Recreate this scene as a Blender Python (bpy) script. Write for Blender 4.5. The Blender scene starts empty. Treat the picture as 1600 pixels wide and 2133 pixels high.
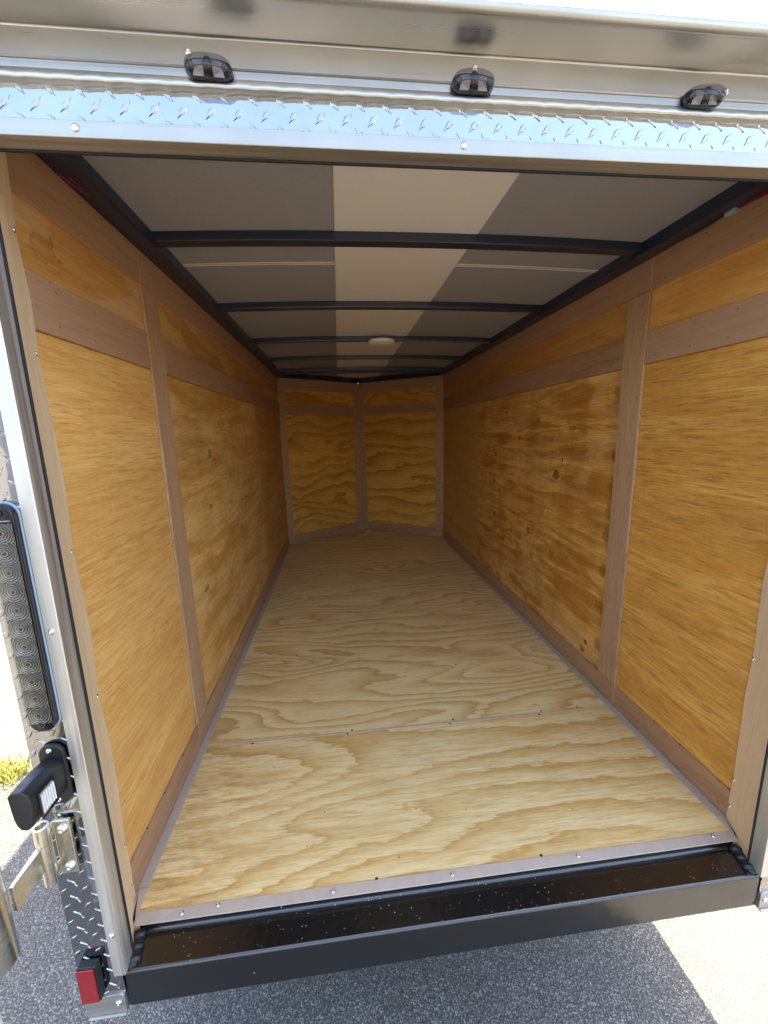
import bpy, bmesh, math, random
from mathutils import Vector, Matrix
C = bpy.context.scene
COL = C.collection
R = math.radians
random.seed(7)

# ------------------------------------------------------------------ camera
cam = bpy.data.cameras.new("camera")
cam_o = bpy.data.objects.new("camera", cam)
COL.objects.link(cam_o)
cam.sensor_fit = 'HORIZONTAL'; cam.sensor_width = 36.0
cam.lens = 848.23 / 1600 * 36.0
cam.clip_start = 0.01; cam.clip_end = 2000
cam_o.location = (0.4966, -0.6293, 0.9833)
cam_o.rotation_euler = (1.3786, 0.0263, -0.1091)
C.camera = cam_o

# ------------------------------------------------------------------ world + sun
SUN = Vector((0.34, 0.42, 1.0)).normalized()          # towards the sun
ELEV = math.asin(SUN.z); AZ = math.atan2(SUN.x, SUN.y)
world = bpy.data.worlds.new("World"); C.world = world
world.use_nodes = True
wt = world.node_tree; wt.nodes.clear()
wo = wt.nodes.new('ShaderNodeOutputWorld'); bg = wt.nodes.new('ShaderNodeBackground')
sky = wt.nodes.new('ShaderNodeTexSky'); sky.sky_type = 'NISHITA'; sky.sun_disc = False
sky.sun_elevation = ELEV; sky.sun_rotation = AZ
sky.air_density = 1.0; sky.dust_density = 3.2; sky.ozone_density = 0.2
bg.inputs['Strength'].default_value = 0.12
wt.links.new(sky.outputs[0], bg.inputs[0]); wt.links.new(bg.outputs[0], wo.inputs[0])
sl = bpy.data.lights.new("sun", 'SUN'); sl.energy = 3.7; sl.angle = R(0.53); sl.color = (1.0, 0.88, 0.64)
so = bpy.data.objects.new("sun", sl); COL.objects.link(so)
so.rotation_euler = (-SUN).to_track_quat('-Z', 'Y').to_euler(); so.location = (2, 3, 8)

C.view_settings.view_transform = 'Standard'; C.view_settings.look = 'None'
C.view_settings.exposure = 3.15; C.view_settings.gamma = 1.0
try:
    C.cycles.max_bounces = 14; C.cycles.diffuse_bounces = 10; C.cycles.glossy_bounces = 5
    C.cycles.transparent_max_bounces = 8
    C.cycles.caustics_reflective = False; C.cycles.caustics_refractive = False
    C.cycles.sample_clamp_indirect = 6.0
    C.cycles.use_denoising = True
except Exception:
    pass

# ------------------------------------------------------------------ dimensions (metres)
W = 1.435            # inside width between the plywood faces
ZT, ZTB, Z2T, Z2B, ZB = 1.4642, 1.3736, 1.2606, 1.1675, 0.0798
YJ, YF, YA, XA = 0.579, 3.0157, 3.5245, 0.7078
BW = 0.0951          # batten width
ZG = -0.45           # the ground
XO = 0.036           # wall thickness outside the plywood face
YP = 0.018           # outer face of the tread-plate corner posts

# ------------------------------------------------------------------ helpers: materials
MATS = {}
def new_mat(name):
    m = bpy.data.materials.new(name); m.use_nodes = True
    nt = m.node_tree; b = nt.nodes['Principled BSDF']
    MATS[name] = m
    return m, nt, b
def nd(nt, typ, **kw):
    n = nt.nodes.new(typ)
    for k, v in kw.items():
        if k.startswith('i_'):
            n.inputs[int(k[2:])].default_value = v
        else:
            setattr(n, k, v)
    return n
def lk(nt, a, b): nt.links.new(a, b)
def math_n(nt, op, a, b=None, clamp=False):
    n = nt.nodes.new('ShaderNodeMath'); n.operation = op; n.use_clamp = clamp
    for i, v in enumerate((a, b)):
        if v is None: continue
        if isinstance(v, (int, float)): n.inputs[i].default_value = v
        else: nt.links.new(v, n.inputs[i])
    return n.outputs[0]
def ramp(nt, fac, stops, interp='LINEAR'):
    n = nt.nodes.new('ShaderNodeValToRGB'); n.color_ramp.interpolation = interp
    cr = n.color_ramp
    while len(cr.elements) > 1: cr.elements.remove(cr.elements[-1])
    cr.elements[0].position = stops[0][0]
    c = stops[0][1]; cr.elements[0].color = (*c, 1) if isinstance(c, tuple) else (c, c, c, 1)
    for p, c in stops[1:]:
        e = cr.elements.new(p); e.color = (*c, 1) if isinstance(c, tuple) else (c, c, c, 1)
    nt.links.new(fac, n.inputs[0])
    return n.outputs[0]
def mixc(nt, fac, a, b, mode='MIX'):
    n = nt.nodes.new('ShaderNodeMix'); n.data_type = 'RGBA'; n.blend_type = mode
    for i, v in ((0, fac), (6, a), (7, b)):
        if isinstance(v, (int, float)): n.inputs[i].default_value = v
        elif isinstance(v, tuple): n.inputs[i].default_value = (*v, 1)
        else: nt.links.new(v, n.inputs[i])
    return n.outputs[2]
def noise(nt, vec, scale, detail=2.0, rough=0.5, dist=0.0):
    n = nt.nodes.new('ShaderNodeTexNoise')
    n.inputs['Scale'].default_value = scale; n.inputs['Detail'].default_value = detail
    n.inputs['Roughness'].default_value = rough; n.inputs['Distortion'].default_value = dist
    nt.links.new(vec, n.inputs['Vector'])
    return n.outputs['Fac']
def mapping(nt, vec, loc=(0, 0, 0), scale=(1, 1, 1), rot=(0, 0, 0)):
    n = nt.nodes.new('ShaderNodeMapping')
    n.inputs['Location'].default_value = loc; n.inputs['Scale'].default_value = scale
    n.inputs['Rotation'].default_value = rot
    nt.links.new(vec, n.inputs['Vector'])
    return n.outputs[0]
def bump(nt, b, h, strength=0.2, dist=0.002):
    n = nt.nodes.new('ShaderNodeBump'); n.inputs['Strength'].default_value = strength
    n.inputs['Distance'].default_value = dist
    nt.links.new(h, n.inputs['Height']); nt.links.new(n.outputs[0], b.inputs['Normal'])
def simple(name, col, rough=0.5, metal=0.0, spec=0.5, coat=0.0, nscale=None, namt=0.15, bmp=0.0):
    m, nt, b = new_mat(name)
    b.inputs['Base Color'].default_value = (*col, 1); b.inputs['Roughness'].default_value = rough
    b.inputs['Metallic'].default_value = metal; b.inputs['Specular IOR Level'].default_value = spec
    b.inputs['Coat Weight'].default_value = coat
    if nscale:
        tc = nd(nt, 'ShaderNodeTexCoord').outputs['Object']
        f = noise(nt, tc, nscale, 4, 0.6)
        lo = tuple(c * (1 - namt) for c in col); hi = tuple(min(1, c * (1 + namt)) for c in col)
        lk(nt, ramp(nt, f, [(0.3, lo), (0.7, hi)]), b.inputs['Base Color'])
        lk(nt, ramp(nt, noise(nt, tc, nscale * 2.3, 3), [(0.3, max(0.02, rough * 0.8)), (0.7, min(1, rough * 1.25))]), b.inputs['Roughness'])
        if bmp: bump(nt, b, f, bmp, 0.001)
    return m

def wood(name, light, mid, dark, seed, rings=7.0, ring_amt=0.7, along=0.9, across=3.2, fibre=0.35, stain=None,
         stain_amt=0.5, stain_sc=3.0, lin=7.0, amp=5.0, rough=0.42, spots=0.0, dots=0.0, mould=0.0, pale=None, pale_amt=0.0, plaid=0.0, figure=0.0, knots=(), nails=0.0, jagk=1.0):
    """Sliced veneer: local X runs along the grain, local Y across it."""
    m, nt, b = new_mat(name)
    tc = nd(nt, 'ShaderNodeTexCoord').outputs['Object']
    off = (seed * 3.71, seed * 1.93, seed * 0.77)
    v = mapping(nt, tc, off, (along, across, 1))
    base = noise(nt, v, 1.0, 1.6, 0.42, 0.5)
    jag = noise(nt, mapping(nt, tc, off, (7, 55, 1)), 1.0, 3, 0.65)
    jag2 = noise(nt, mapping(nt, tc, off, (16, 26, 1)), 1.0, 2, 0.6)
    sy = nd(nt, 'ShaderNodeSeparateXYZ'); lk(nt, tc, sy.inputs[0])
    h = math_n(nt, 'ADD', math_n(nt, 'MULTIPLY', sy.outputs[1], lin), math_n(nt, 'MULTIPLY', base, amp))
    h = math_n(nt, 'ADD', h, math_n(nt, 'MULTIPLY', math_n(nt, 'SUBTRACT', jag, 0.5), 0.75 * jagk))
    h = math_n(nt, 'ADD', h, math_n(nt, 'MULTIPLY', math_n(nt, 'SUBTRACT', jag2, 0.5), 0.45 * jagk))
    fr = math_n(nt, 'FRACT', h)
    ringf = ramp(nt, fr, [(0.0, 0.05), (0.22, 0.0), (0.42, 0.22), (0.62, 0.55), (0.86, 0.95), (0.95, 1.0), (0.985, 0.35), (1.0, 0.05)])
    vary = ramp(nt, noise(nt, mapping(nt, tc, off, (0.8, 2.2, 1)), 1.3, 2), [(0.30, 0.42), (0.58, 1.0)])
    ringm = math_n(nt, 'MULTIPLY', math_n(nt, 'MULTIPLY', ringf, vary), ring_amt, True)
    col = mixc(nt, ringm, light, mid)
    deep = math_n(nt, 'MULTIPLY', ramp(nt, fr, [(0.78, 0.0), (0.93, 1.0), (0.99, 0.0)]), math_n(nt, 'MULTIPLY', vary, ring_amt * 0.38))
    col = mixc(nt, deep, col, dark)
    if stain:
        sv = noise(nt, mapping(nt, tc, (off[1], off[0], 4), (0.42 * stain_sc, 3.0 * stain_sc, 1)), 1.0, 5, 0.66, 0.6)
        sf = math_n(nt, 'MULTIPLY', ramp(nt, sv, [(0.46, 0.0), (0.54, 0.7), (0.66, 1.0)]), stain_amt)
        col = mixc(nt, sf, col, stain)
    if pale:
        pv = noise(nt, mapping(nt, tc, (off[2] + 9, off[0], 2), (2.2, 5.0, 1)), 1.0, 3, 0.6, 1.0)
        col = mixc(nt, math_n(nt, 'MULTIPLY', ramp(nt, pv, [(0.51, 0.0), (0.58, 1.0)]), pale_amt), col, pale)
    if plaid:   # cross-grain blotches where the varnish soaked in
        px = noise(nt, mapping(nt, tc, off, (9, 1.2, 1)), 1.0, 3, 0.6)
        py = noise(nt, mapping(nt, tc, off, (2.5, 16, 1)), 1.0, 3, 0.6)
        pf = ramp(nt, math_n(nt, 'ADD', math_n(nt, 'MULTIPLY', px, 0.45), math_n(nt, 'MULTIPLY', py, 0.55)), [(0.47, 0.0), (0.60, 1.0)])
        col = mixc(nt, math_n(nt, 'MULTIPLY', pf, plaid), col, dark)
    if figure:  # short glints across the grain
        fv = noise(nt, mapping(nt, tc, off, (60, 22, 1), (0, 0, 0.5)), 1.0, 4, 0.75, 1.0)
        col = mixc(nt, math_n(nt, 'MULTIPLY', ramp(nt, fv, [(0.48, 0.0), (0.66, 1.0)]), figure), col, light)
        fv2 = noise(nt, mapping(nt, tc, off, (14, 120, 1)), 1.0, 4, 0.8, 0.3)
        col = mixc(nt, math_n(nt, 'MULTIPLY', ramp(nt, fv2, [(0.50, 0.0), (0.68, 1.0)]), figure), col, dark)
    fb = noise(nt, mapping(nt, tc, off, (9, 420, 1)), 1.0, 3, 0.7)
    fb2 = noise(nt, mapping(nt, tc, off, (12, 185, 1)), 1.0, 4, 0.7)
    fb3 = noise(nt, mapping(nt, tc, (off[2], off[1], 5), (6, 75, 1)), 1.0, 4, 0.7)
    fm3 = math_n(nt, 'MULTIPLY', ramp(nt, fb3, [(0.48, 0.0), (0.64, 1.0)]), min(1.0, fibre * 1.5))
    fm = math_n(nt, 'MULTIPLY', ramp(nt, fb, [(0.50, 0.0), (0.72, 1.0)]), fibre)
    fm2 = math_n(nt, 'MULTIPLY', ramp(nt, fb2, [(0.52, 0.0), (0.66, 1.0)]), min(1.0, fibre * 1.0))
    col = mixc(nt, fm, col, dark); col = mixc(nt, fm3, col, mid); col = mixc(nt, fm2, col, dark)
    if mould:   # grey weathered streaks on the left of a sheet
        sep = nd(nt, 'ShaderNodeSeparateXYZ'); lk(nt, tc, sep.inputs[0])
        side = ramp(nt, math_n(nt, 'ADD', sep.outputs[0], math_n(nt, 'MULTIPLY', noise(nt, tc, 5, 3), 0.5)), [(0.30, 1.0), (0.62, 0.0)])
        mv = noise(nt, mapping(nt, tc, off, (14, 60, 1)), 1.0, 5, 0.75)
        mf = math_n(nt, 'MULTIPLY', math_n(nt, 'MULTIPLY', ramp(nt, mv, [(0.47, 0.0), (0.66, 1.0)]), side), mould)
        col = mixc(nt, mf, col, (0.16, 0.10, 0.055))
    if spots:   # brown oval spots
        vo = nd(nt, 'ShaderNodeTexVoronoi'); vo.inputs['Scale'].default_value = 1.0
        lk(nt, mapping(nt, tc, off, (7, 8.5, 1)), vo.inputs['Vector'])
        sepc = nd(nt, 'ShaderNodeSeparateColor'); lk(nt, vo.outputs['Color'], sepc.inputs[0])
        on = math_n(nt, 'GREATER_THAN', sepc.outputs[0], 0.62)
        sz = math_n(nt, 'ADD', math_n(nt, 'MULTIPLY', sepc.outputs[1], 0.10), 0.03)
        wob = math_n(nt, 'MULTIPLY', math_n(nt, 'SUBTRACT', noise(nt, tc, 70, 2), 0.5), 0.09)
        dd = math_n(nt, 'SUBTRACT', sz, math_n(nt, 'ADD', vo.outputs['Distance'], wob))
        sfm = ramp(nt, math_n(nt, 'ADD', math_n(nt, 'MULTIPLY', dd, 12), 0.5), [(0.42, 0.0), (0.6, 1.0)])
        col = mixc(nt, math_n(nt, 'MULTIPLY', math_n(nt, 'MULTIPLY', sfm, on), spots), col, tuple(c * 0.55 for c in dark))
    if dots:    # pin holes and specks
        vd = nd(nt, 'ShaderNodeTexVoronoi'); vd.inputs['Scale'].default_value = 1.0
        lk(nt, mapping(nt, tc, off, (17, 23, 1)), vd.inputs['Vector'])
        sd = nd(nt, 'ShaderNodeSeparateColor'); lk(nt, vd.outputs['Color'], sd.inputs[0])
        on2 = math_n(nt, 'GREATER_THAN', sd.outputs[2], 0.6)
        df = ramp(nt, vd.outputs['Distance'], [(0.025, 1.0), (0.05, 0.0)])
        col = mixc(nt, math_n(nt, 'MULTIPLY', math_n(nt, 'MULTIPLY', df, on2), dots), col, (0.035, 0.02, 0.012))
    if nails:   # two staggered rows of small dark nail heads
        jx = math_n(nt, 'MULTIPLY', math_n(nt, 'SUBTRACT', noise(nt, mapping(nt, tc, off, (5, 40, 1)), 1.0, 1), 0.5), 0.09)
        ux = math_n(nt, 'DIVIDE', math_n(nt, 'SUBTRACT', math_n(nt, 'FRACT', math_n(nt, 'MULTIPLY', math_n(nt, 'ADD', sy.outputs[0], jx), 8.6)), 0.5), 8.6)
        uy = math_n(nt, 'DIVIDE', math_n(nt, 'SUBTRACT', math_n(nt, 'FRACT', math_n(nt, 'ADD', math_n(nt, 'MULTIPLY', sy.outputs[1], 17.0), 0.20)), 0.5), 17.0)
        r2 = math_n(nt, 'ADD', math_n(nt, 'MULTIPLY', ux, ux), math_n(nt, 'MULTIPLY', uy, uy))
        col = mixc(nt, math_n(nt, 'MULTIPLY', math_n(nt, 'LESS_THAN', r2, 0.0021 ** 2), nails), col, (0.05, 0.03, 0.02))
    if knots:   # single stains and knots where the sheet has them: (x, y, rx, ry, strength, ring)
        wb = nd(nt, 'ShaderNodeTexNoise'); wb.inputs['Scale'].default_value = 45; wb.inputs['Detail'].default_value = 3; lk(nt, tc, wb.inputs['Vector'])
        for kx_, ky_, rx, ry, st, ring in knots:
            mp = mapping(nt, tc, (-kx_ / rx, -ky_ / ry, 0), (1 / rx, 1 / ry, 0))
            ln = nd(nt, 'ShaderNodeVectorMath'); ln.operation = 'LENGTH'; lk(nt, mp, ln.inputs[0])
            dd = math_n(nt, 'ADD', ln.outputs['Value'], math_n(nt, 'MULTIPLY', math_n(nt, 'SUBTRACT', wb.outputs['Fac'], 0.5), 1.7))
            st_ = [(0.0, 0.35), (0.62, 0.45), (0.80, 1.0), (0.95, 0.9), (1.08, 0.0)] if ring else [(0.0, 1.0), (0.6, 0.8), (0.8, 0.9), (1.0, 0.0)]
            col = mixc(nt, math_n(nt, 'MULTIPLY', ramp(nt, dd, st_), st), col, tuple(c * 0.6 for c in dark))
    big = noise(nt, mapping(nt, tc, off, (1.1, 2.2, 1)), 1.0, 3)
    col = mixc(nt, 1.0, col, ramp(nt, big, [(0.3, 0.88), (0.7, 1.06)]), 'MULTIPLY')
    lk(nt, col, b.inputs['Base Color'])
    lk(nt, ramp(nt, fb2, [(0.3, rough * 0.85), (0.7, min(1, rough * 1.3))]), b.inputs['Roughness'])
    b.inputs['Specular IOR Level'].default_value = 0.35
    bump(nt, b, math_n(nt, 'ADD', fb, math_n(nt, 'MULTIPLY', ringf, 0.4)), 0.12, 0.0008)
    return m

def floor_ply(n, seed, **kw):
    return wood(n, (0.91, 0.695, 0.33), (0.70, 0.42, 0.125), (0.43, 0.215, 0.055), seed, **kw)
M_FLOOR = [floor_ply('floor_plywood_near', 2.6, lin=7.5, amp=11, ring_amt=0.95, along=0.7, across=2.0, jagk=1.0, fibre=0.42, mould=0.5, dots=0.8),
           floor_ply('floor_plywood_mid', 4.35, lin=12, amp=13, ring_amt=0.95, along=1.1, across=3.2, fibre=0.22, dots=0.8),
           floor_ply('floor_plywood_far', 6.2, lin=16, amp=10, ring_amt=0.9, along=0.8, across=3.4, fibre=0.28, dots=0.4),
           floor_ply('floor_plywood_nose', 8.1, lin=8, amp=6, ring_amt=0.9, fibre=0.3)]
LW, MW, DW = (0.73, 0.41, 0.12), (0.50, 0.25, 0.055), (0.29, 0.13, 0.03)
M_WLR = wood('varnished_plywood_fibrous', (0.84, 0.5, 0.165), (0.66, 0.325, 0.075), (0.42, 0.175, 0.035), 2.2, lin=4, amp=3, ring_amt=0.45, along=0.8, across=2.0, fibre=0.45, figure=0.42, stain=(0.594, 0.281, 0.068), stain_amt=0.5, stain_sc=2.4)
M_WRR = wood('varnished_plywood_streaked', (0.83, 0.455, 0.105), (0.62, 0.28, 0.045), (0.27, 0.1, 0.018), 3.4, lin=5, amp=3, ring_amt=0.5, along=0.5, across=3.0, fibre=0.65, figure=0.36, stain=(0.551, 0.242, 0.041), stain_amt=0.6, stain_sc=1.6)
M_WLM = wood('varnished_pine_plywood', (0.82, 0.525, 0.185), (0.62, 0.325, 0.075), (0.36, 0.155, 0.03), 5.3, lin=5, amp=6, ring_amt=0.5, along=0.9, across=2.6, fibre=0.38, stain=(0.551, 0.257, 0.045), stain_amt=1.0, stain_sc=3.6, spots=0.55, dots=0.8, pale=(0.806, 0.533, 0.252), pale_amt=0.5, plaid=0.30, knots=[(0.4367, 0.9199, 0.02, 0.018, 0.9, 1), (0.632, 1.0426, 0.05, 0.02, 0.4, 1), (0.4787, 0.898, 0.01, 0.01, 1, 0), (0.7016, 0.8104, 0.012, 0.012, 0.9, 0), (0.3854, 0.7223, 0.02, 0.012, 0.7, 0), (1.08, 0.698, 0.014, 0.014, 0.8, 0), (0.82, 0.548, 0.012, 0.01, 0.9, 0), (0.24, 0.448, 0.03, 0.012, 0.7, 0), (0.57, 0.398, 0.02, 0.012, 0.7, 0), (0.97, 0.948, 0.02, 0.012, 0.6, 0)])
M_WRM = wood('varnished_pine_plywood_stained', (0.81, 0.475, 0.12), (0.57, 0.255, 0.04), (0.3, 0.11, 0.018), 9.1, lin=7, amp=5, ring_amt=0.55, along=0.7, across=3.2, fibre=0.38, stain=(0.424, 0.165, 0.018), stain_amt=0.9, stain_sc=5.5, spots=0.9, dots=0.7, pale=(0.763, 0.485, 0.189), pale_amt=0.5, plaid=0.45, knots=[(1.0069, 0.7827, 0.03, 0.022, 0.9, 0), (1.0547, 0.8484, 0.008, 0.008, 1, 0), (0.6304, 0.9367, 0.02, 0.012, 0.5, 0), (1.0035, 0.4114, 0.028, 0.024, 0.5, 0), (0.8143, 0.3541, 0.02, 0.016, 0.5, 0), (0.3051, 0.8395, 0.022, 0.014, 0.7, 0), (0.2928, 0.6781, 0.018, 0.014, 0.8, 0), (0.3734, 0.6236, 0.022, 0.012, 0.8, 0), (0.307, 0.4702, 0.02, 0.016, 0.8, 0), (0.7662, 0.4722, 0.022, 0.016, 0.7, 0), (1.3829, 0.8818, 0.022, 0.02, 0.7, 0), (1.3911, 0.7749, 0.035, 0.03, 0.5, 0), (1.3812, 0.6882, 0.022, 0.028, 0.5, 0), (1.3795, 0.598, 0.03, 0.03, 0.5, 0), (1.3695, 0.4615, 0.022, 0.028, 0.5, 0), (1.3745, 0.328, 0.03, 0.026, 0.5, 0), (1.3748, 0.1679, 0.024, 0.028, 0.5, 0), (1.2795, 0.103, 0.016, 0.016, 0.9, 0), (0.7713, 0.1096, 0.02, 0.016, 0.6, 0), (1.3795, 1.078, 0.03, 0.03, 0.5, 0), (0.8195, 1.018, 0.03, 0.016, 0.5, 0), (1.1195, 0.978, 0.03, 0.012, 0.6, 0), (0.4495, 0.348, 0.02, 0.014, 0.7, 0)])
M_WT = wood('varnished_plywood_plain', (0.77, 0.415, 0.115), (0.58, 0.26, 0.05), (0.34, 0.135, 0.028), 7.7, lin=8, amp=4, ring_amt=0.5, along=1.2, across=3.4, fibre=0.3, stain=(0.530, 0.223, 0.041), stain_amt=0.5, stain_sc=2.0, figure=0.2)
M_WTK = wood('varnished_plywood_with_knot', (0.77, 0.42, 0.13), (0.56, 0.25, 0.055), (0.35, 0.14, 0.03), 7.2, lin=8, amp=4, ring_amt=0.5, along=1.2, across=3.4, fibre=0.3, stain=(0.52, 0.24, 0.045), stain_amt=0.45, stain_sc=2.0, figure=0.2, pale=(0.76, 0.55, 0.34), pale_amt=0.5, knots=[(0.160, 0.145, 0.030, 0.022, 0.35, 1), (0.19, 0.168, 0.005, 0.010, 0.6, 0), (0.205, 0.14, 0.009, 0.003, 0.6, 0), (0.20, 0.118, 0.008, 0.003, 0.5, 0)])
M_NOSE = wood('varnished_plywood_cathedral', (0.76, 0.42, 0.085), (0.47, 0.20, 0.02), (0.25, 0.09, 0.01), 4.9, lin=9, amp=7, ring_amt=0.95, along=1.4, across=2.4, fibre=0.25, dots=0.4)
M_BOARD = wood('lauan_board', (0.46, 0.272, 0.148), (0.38, 0.21, 0.105), (0.17, 0.095, 0.062), 2.9, lin=8, amp=4, ring_amt=0.35, along=0.8, across=7, fibre=0.22, dots=0.7, rough=0.5, nails=0.8)
M_BATTEN = wood('lauan_batten', (0.50, 0.31, 0.17), (0.39, 0.225, 0.115), (0.16, 0.09, 0.055), 6.6, lin=8, amp=4, ring_amt=0.4, along=1.0, across=26, fibre=0.32, dots=0.9, rough=0.5, nails=0.8)
M_JAMB = wood('pale_hardboard', (0.86, 0.65, 0.40), (0.78, 0.56, 0.33), (0.46, 0.30, 0.18), 1.4, lin=8, amp=4, ring_amt=0.3, along=0.7, across=8, fibre=0.16, rough=0.5)

M_STRIP = simple('grey_edge_flashing', (0.50, 0.405, 0.315), 0.5, 0.0, nscale=40, namt=0.08)
M_BLACK = simple('black_frame_paint', (0.008, 0.016, 0.040), 0.30, 0.0, 0.8)
M_RUB = simple('black_rubber', (0.008, 0.008, 0.009), 0.7)
M_CEIL = simple('taupe_ceiling_liner', (0.285, 0.288, 0.312), 0.62, nscale=160, namt=0.05)
M_CEILW = simple('white_ceiling_strip', (0.72, 0.715, 0.70), 0.34, nscale=160, namt=0.02)
M_SEAL = simple('white_sealant', (0.58, 0.54, 0.48), 0.5)
M_WHITE = simple('white_plastic', (0.80, 0.78, 0.74), 0.35)
M_SCREW = simple('zinc_screw', (0.72, 0.72, 0.70), 0.25, 1.0)
M_ZINC = simple('zinc_plated_steel', (0.72, 0.69, 0.58), 0.24, 1.0, nscale=25, namt=0.07)
M_BPLAS = simple('black_plastic', (0.012, 0.012, 0.013), 0.42, nscale=60, namt=0.2)
M_SMOKE = simple('smoked_reflector', (0.34, 0.29, 0.26), 0.25, 0.5)
M_DARKG = simple('dark_gloss_plastic', (0.012, 0.013, 0.018), 0.12)
M_REDW = simple('red_wire', (0.30, 0.035, 0.05), 0.4)
M_GREYW = simple('grey_wire', (0.16, 0.15, 0.15), 0.4)
M_CONN = simple('blue_grey_connector', (0.30, 0.38, 0.45), 0.35)
M_TYRE = simple('tyre_rubber', (0.02, 0.02, 0.02), 0.8, nscale=50)
M_SHELL = simple('outer_skin_paint', (0.05, 0.05, 0.055), 0.3, coat=0.5, nscale=3, namt=0.1)
M_TIN = simple('white_roof_skin', (0.6, 0.6, 0.6), 0.4, 0.3, nscale=8, namt=0.05)

def brushed(name, col, rough, aniso_dir=(2, 180, 180), namt=0.10, wob=0.0, smear=0.0):
    m, nt, b = new_mat(name)
    tc = nd(nt, 'ShaderNodeTexCoord').outputs['Object']
    f = noise(nt, mapping(nt, tc, (0, 0, 0), aniso_dir), 1.0, 4, 0.65)
    g = noise(nt, tc, 9, 3, 0.6)
    base = ramp(nt, f, [(0.3, tuple(c * (1 - namt) for c in col)), (0.7, col)])
    base = mixc(nt, 1.0, base, ramp(nt, g, [(0.3, 0.93), (0.7, 1.03)]), 'MULTIPLY')
    if smear:
        s = noise(nt, mapping(nt, tc, (3, 1, 2), (aniso_dir[0] * 1.5, aniso_dir[1] * .9, aniso_dir[2] * .9)), 1.0, 3, 0.5)
        base = mixc(nt, math_n(nt, 'MULTIPLY', ramp(nt, s, [(0.56, 0.0), (0.7, 1.0)]), smear), base, tuple(c * 0.72 for c in col))
    lk(nt, base, b.inputs['Base Color'])
    b.inputs['Metallic'].default_value = 1.0
    lk(nt, ramp(nt, f, [(0.3, rough * 0.8), (0.7, rough * 1.2)]), b.inputs['Roughness'])
    h = f
    if wob:
        h = math_n(nt, 'ADD', math_n(nt, 'MULTIPLY', f, 0.03), math_n(nt, 'MULTIPLY', noise(nt, tc, 14, 2, 0.5), wob))
    bump(nt, b, h, 0.12 if not wob else 0.5, 0.0008 if not wob else 0.004)
    return m
M_ALU = brushed('mill_aluminium', (0.49, 0.475, 0.44), 0.52, smear=0.3)
M_ALUZ = brushed('mill_aluminium_upright', (0.70, 0.675, 0.615), 0.55, (180, 180, 2), smear=0.5)
M_HOOD = brushed('hood_aluminium', (0.50, 0.485, 0.455), 0.33, (1.5, 90, 90), namt=0.03)
M_TREAD = brushed('polished_tread_plate', (0.45, 0.455, 0.46), 0.055, (60, 60, 60), namt=0.03, wob=0.55)

# sill: glossy black paint with pale dust flecks
m, nt, b = new_mat('glossy_black_sill_paint'); M_SILL = m
tc = nd(nt, 'ShaderNodeTexCoord').outputs['Object']
def flecks(scale, thr, rad, stretch):
    vo = nd(nt, 'ShaderNodeTexVoronoi'); vo.inputs['Scale'].default_value = scale
    lk(nt, mapping(nt, tc, (0, 0, 0), stretch, (0.3, 0.2, 0.6)), vo.inputs['Vector'])
    s = nd(nt, 'ShaderNodeSeparateColor'); lk(nt, vo.outputs['Color'], s.inputs[0])
    return math_n(nt, 'MULTIPLY', math_n(nt, 'GREATER_THAN', s.outputs[0], thr), ramp(nt, vo.outputs['Distance'], [(rad * 0.7, 1.0), (rad, 0.0)]))
geo_ = nd(nt, 'ShaderNodeNewGeometry'); sn_ = nd(nt, 'ShaderNodeSeparateXYZ'); lk(nt, geo_.outputs['True Normal'], sn_.inputs[0])
clus = math_n(nt, 'MULTIPLY', ramp(nt, noise(nt, tc, 9, 2), [(0.42, 0.0), (0.58, 1.0)]), ramp(nt, sn_.outputs[2], [(0.3, 0.10), (0.9, 0.85)]))
fl = math_n(nt, 'MAXIMUM', math_n(nt, 'MULTIPLY', flecks(140, 0.58, 0.16, (1, 1, 1)), clus), flecks(45, 0.93, 0.075, (1.0, 0.45, 1)), True)
lk(nt, mixc(nt, fl, (0.0075, 0.0072, 0.0068), (0.42, 0.38, 0.30)), b.inputs['Base Color'])
b.inputs['Roughness'].default_value = 0.17; b.inputs['IOR'].default_value = 1.75; b.inputs['Specular IOR Level'].default_value = 0.5
bump(nt, b, math_n(nt, 'ADD', noise(nt, tc, 30, 2), math_n(nt, 'MULTIPLY', noise(nt, tc, 300, 2), 0.12)), 0.25, 0.003)

# asphalt
m, nt, b = new_mat('asphalt'); M_ASPH = m
tc = nd(nt, 'ShaderNodeTexCoord').outputs['Object']
def stones(scale, seed):
    vo = nd(nt, 'ShaderNodeTexVoronoi'); vo.inputs['Scale'].default_value = scale
    wv = nd(nt, 'ShaderNodeVectorMath'); wv.operation = 'ADD'
    nz = nd(nt, 'ShaderNodeTexNoise'); nz.inputs['Scale'].default_value = scale * 0.8; lk(nt, tc, nz.inputs['Vector'])
    sc = nd(nt, 'ShaderNodeVectorMath'); sc.operation = 'SCALE'; sc.inputs['Scale'].default_value = 0.7 / scale
    lk(nt, nz.outputs['Color'], sc.inputs[0]); lk(nt, mapping(nt, tc, (seed, seed, seed)), wv.inputs[0]); lk(nt, sc.outputs[0], wv.inputs[1])
    lk(nt, wv.outputs[0], vo.inputs['Vector'])
    s = nd(nt, 'ShaderNodeSeparateColor'); lk(nt, vo.outputs['Color'], s.inputs[0])
    return vo.outputs['Distance'], s.outputs[0], s.outputs[1]
d1, r1, q1 = stones(235, 0.0)
d2, r2, q2 = stones(110, 3.3)
stone = ramp(nt, r1, [(0.0, (0.12, 0.116, 0.108)), (0.45, (0.18, 0.174, 0.16)), (0.8, (0.27, 0.26, 0.235)), (1.0, (0.42, 0.40, 0.36))])
tint = mixc(nt, ramp(nt, q1, [(0.86, 0.0), (0.9, 0.6)]), stone, (0.22, 0.13, 0.09))
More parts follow.
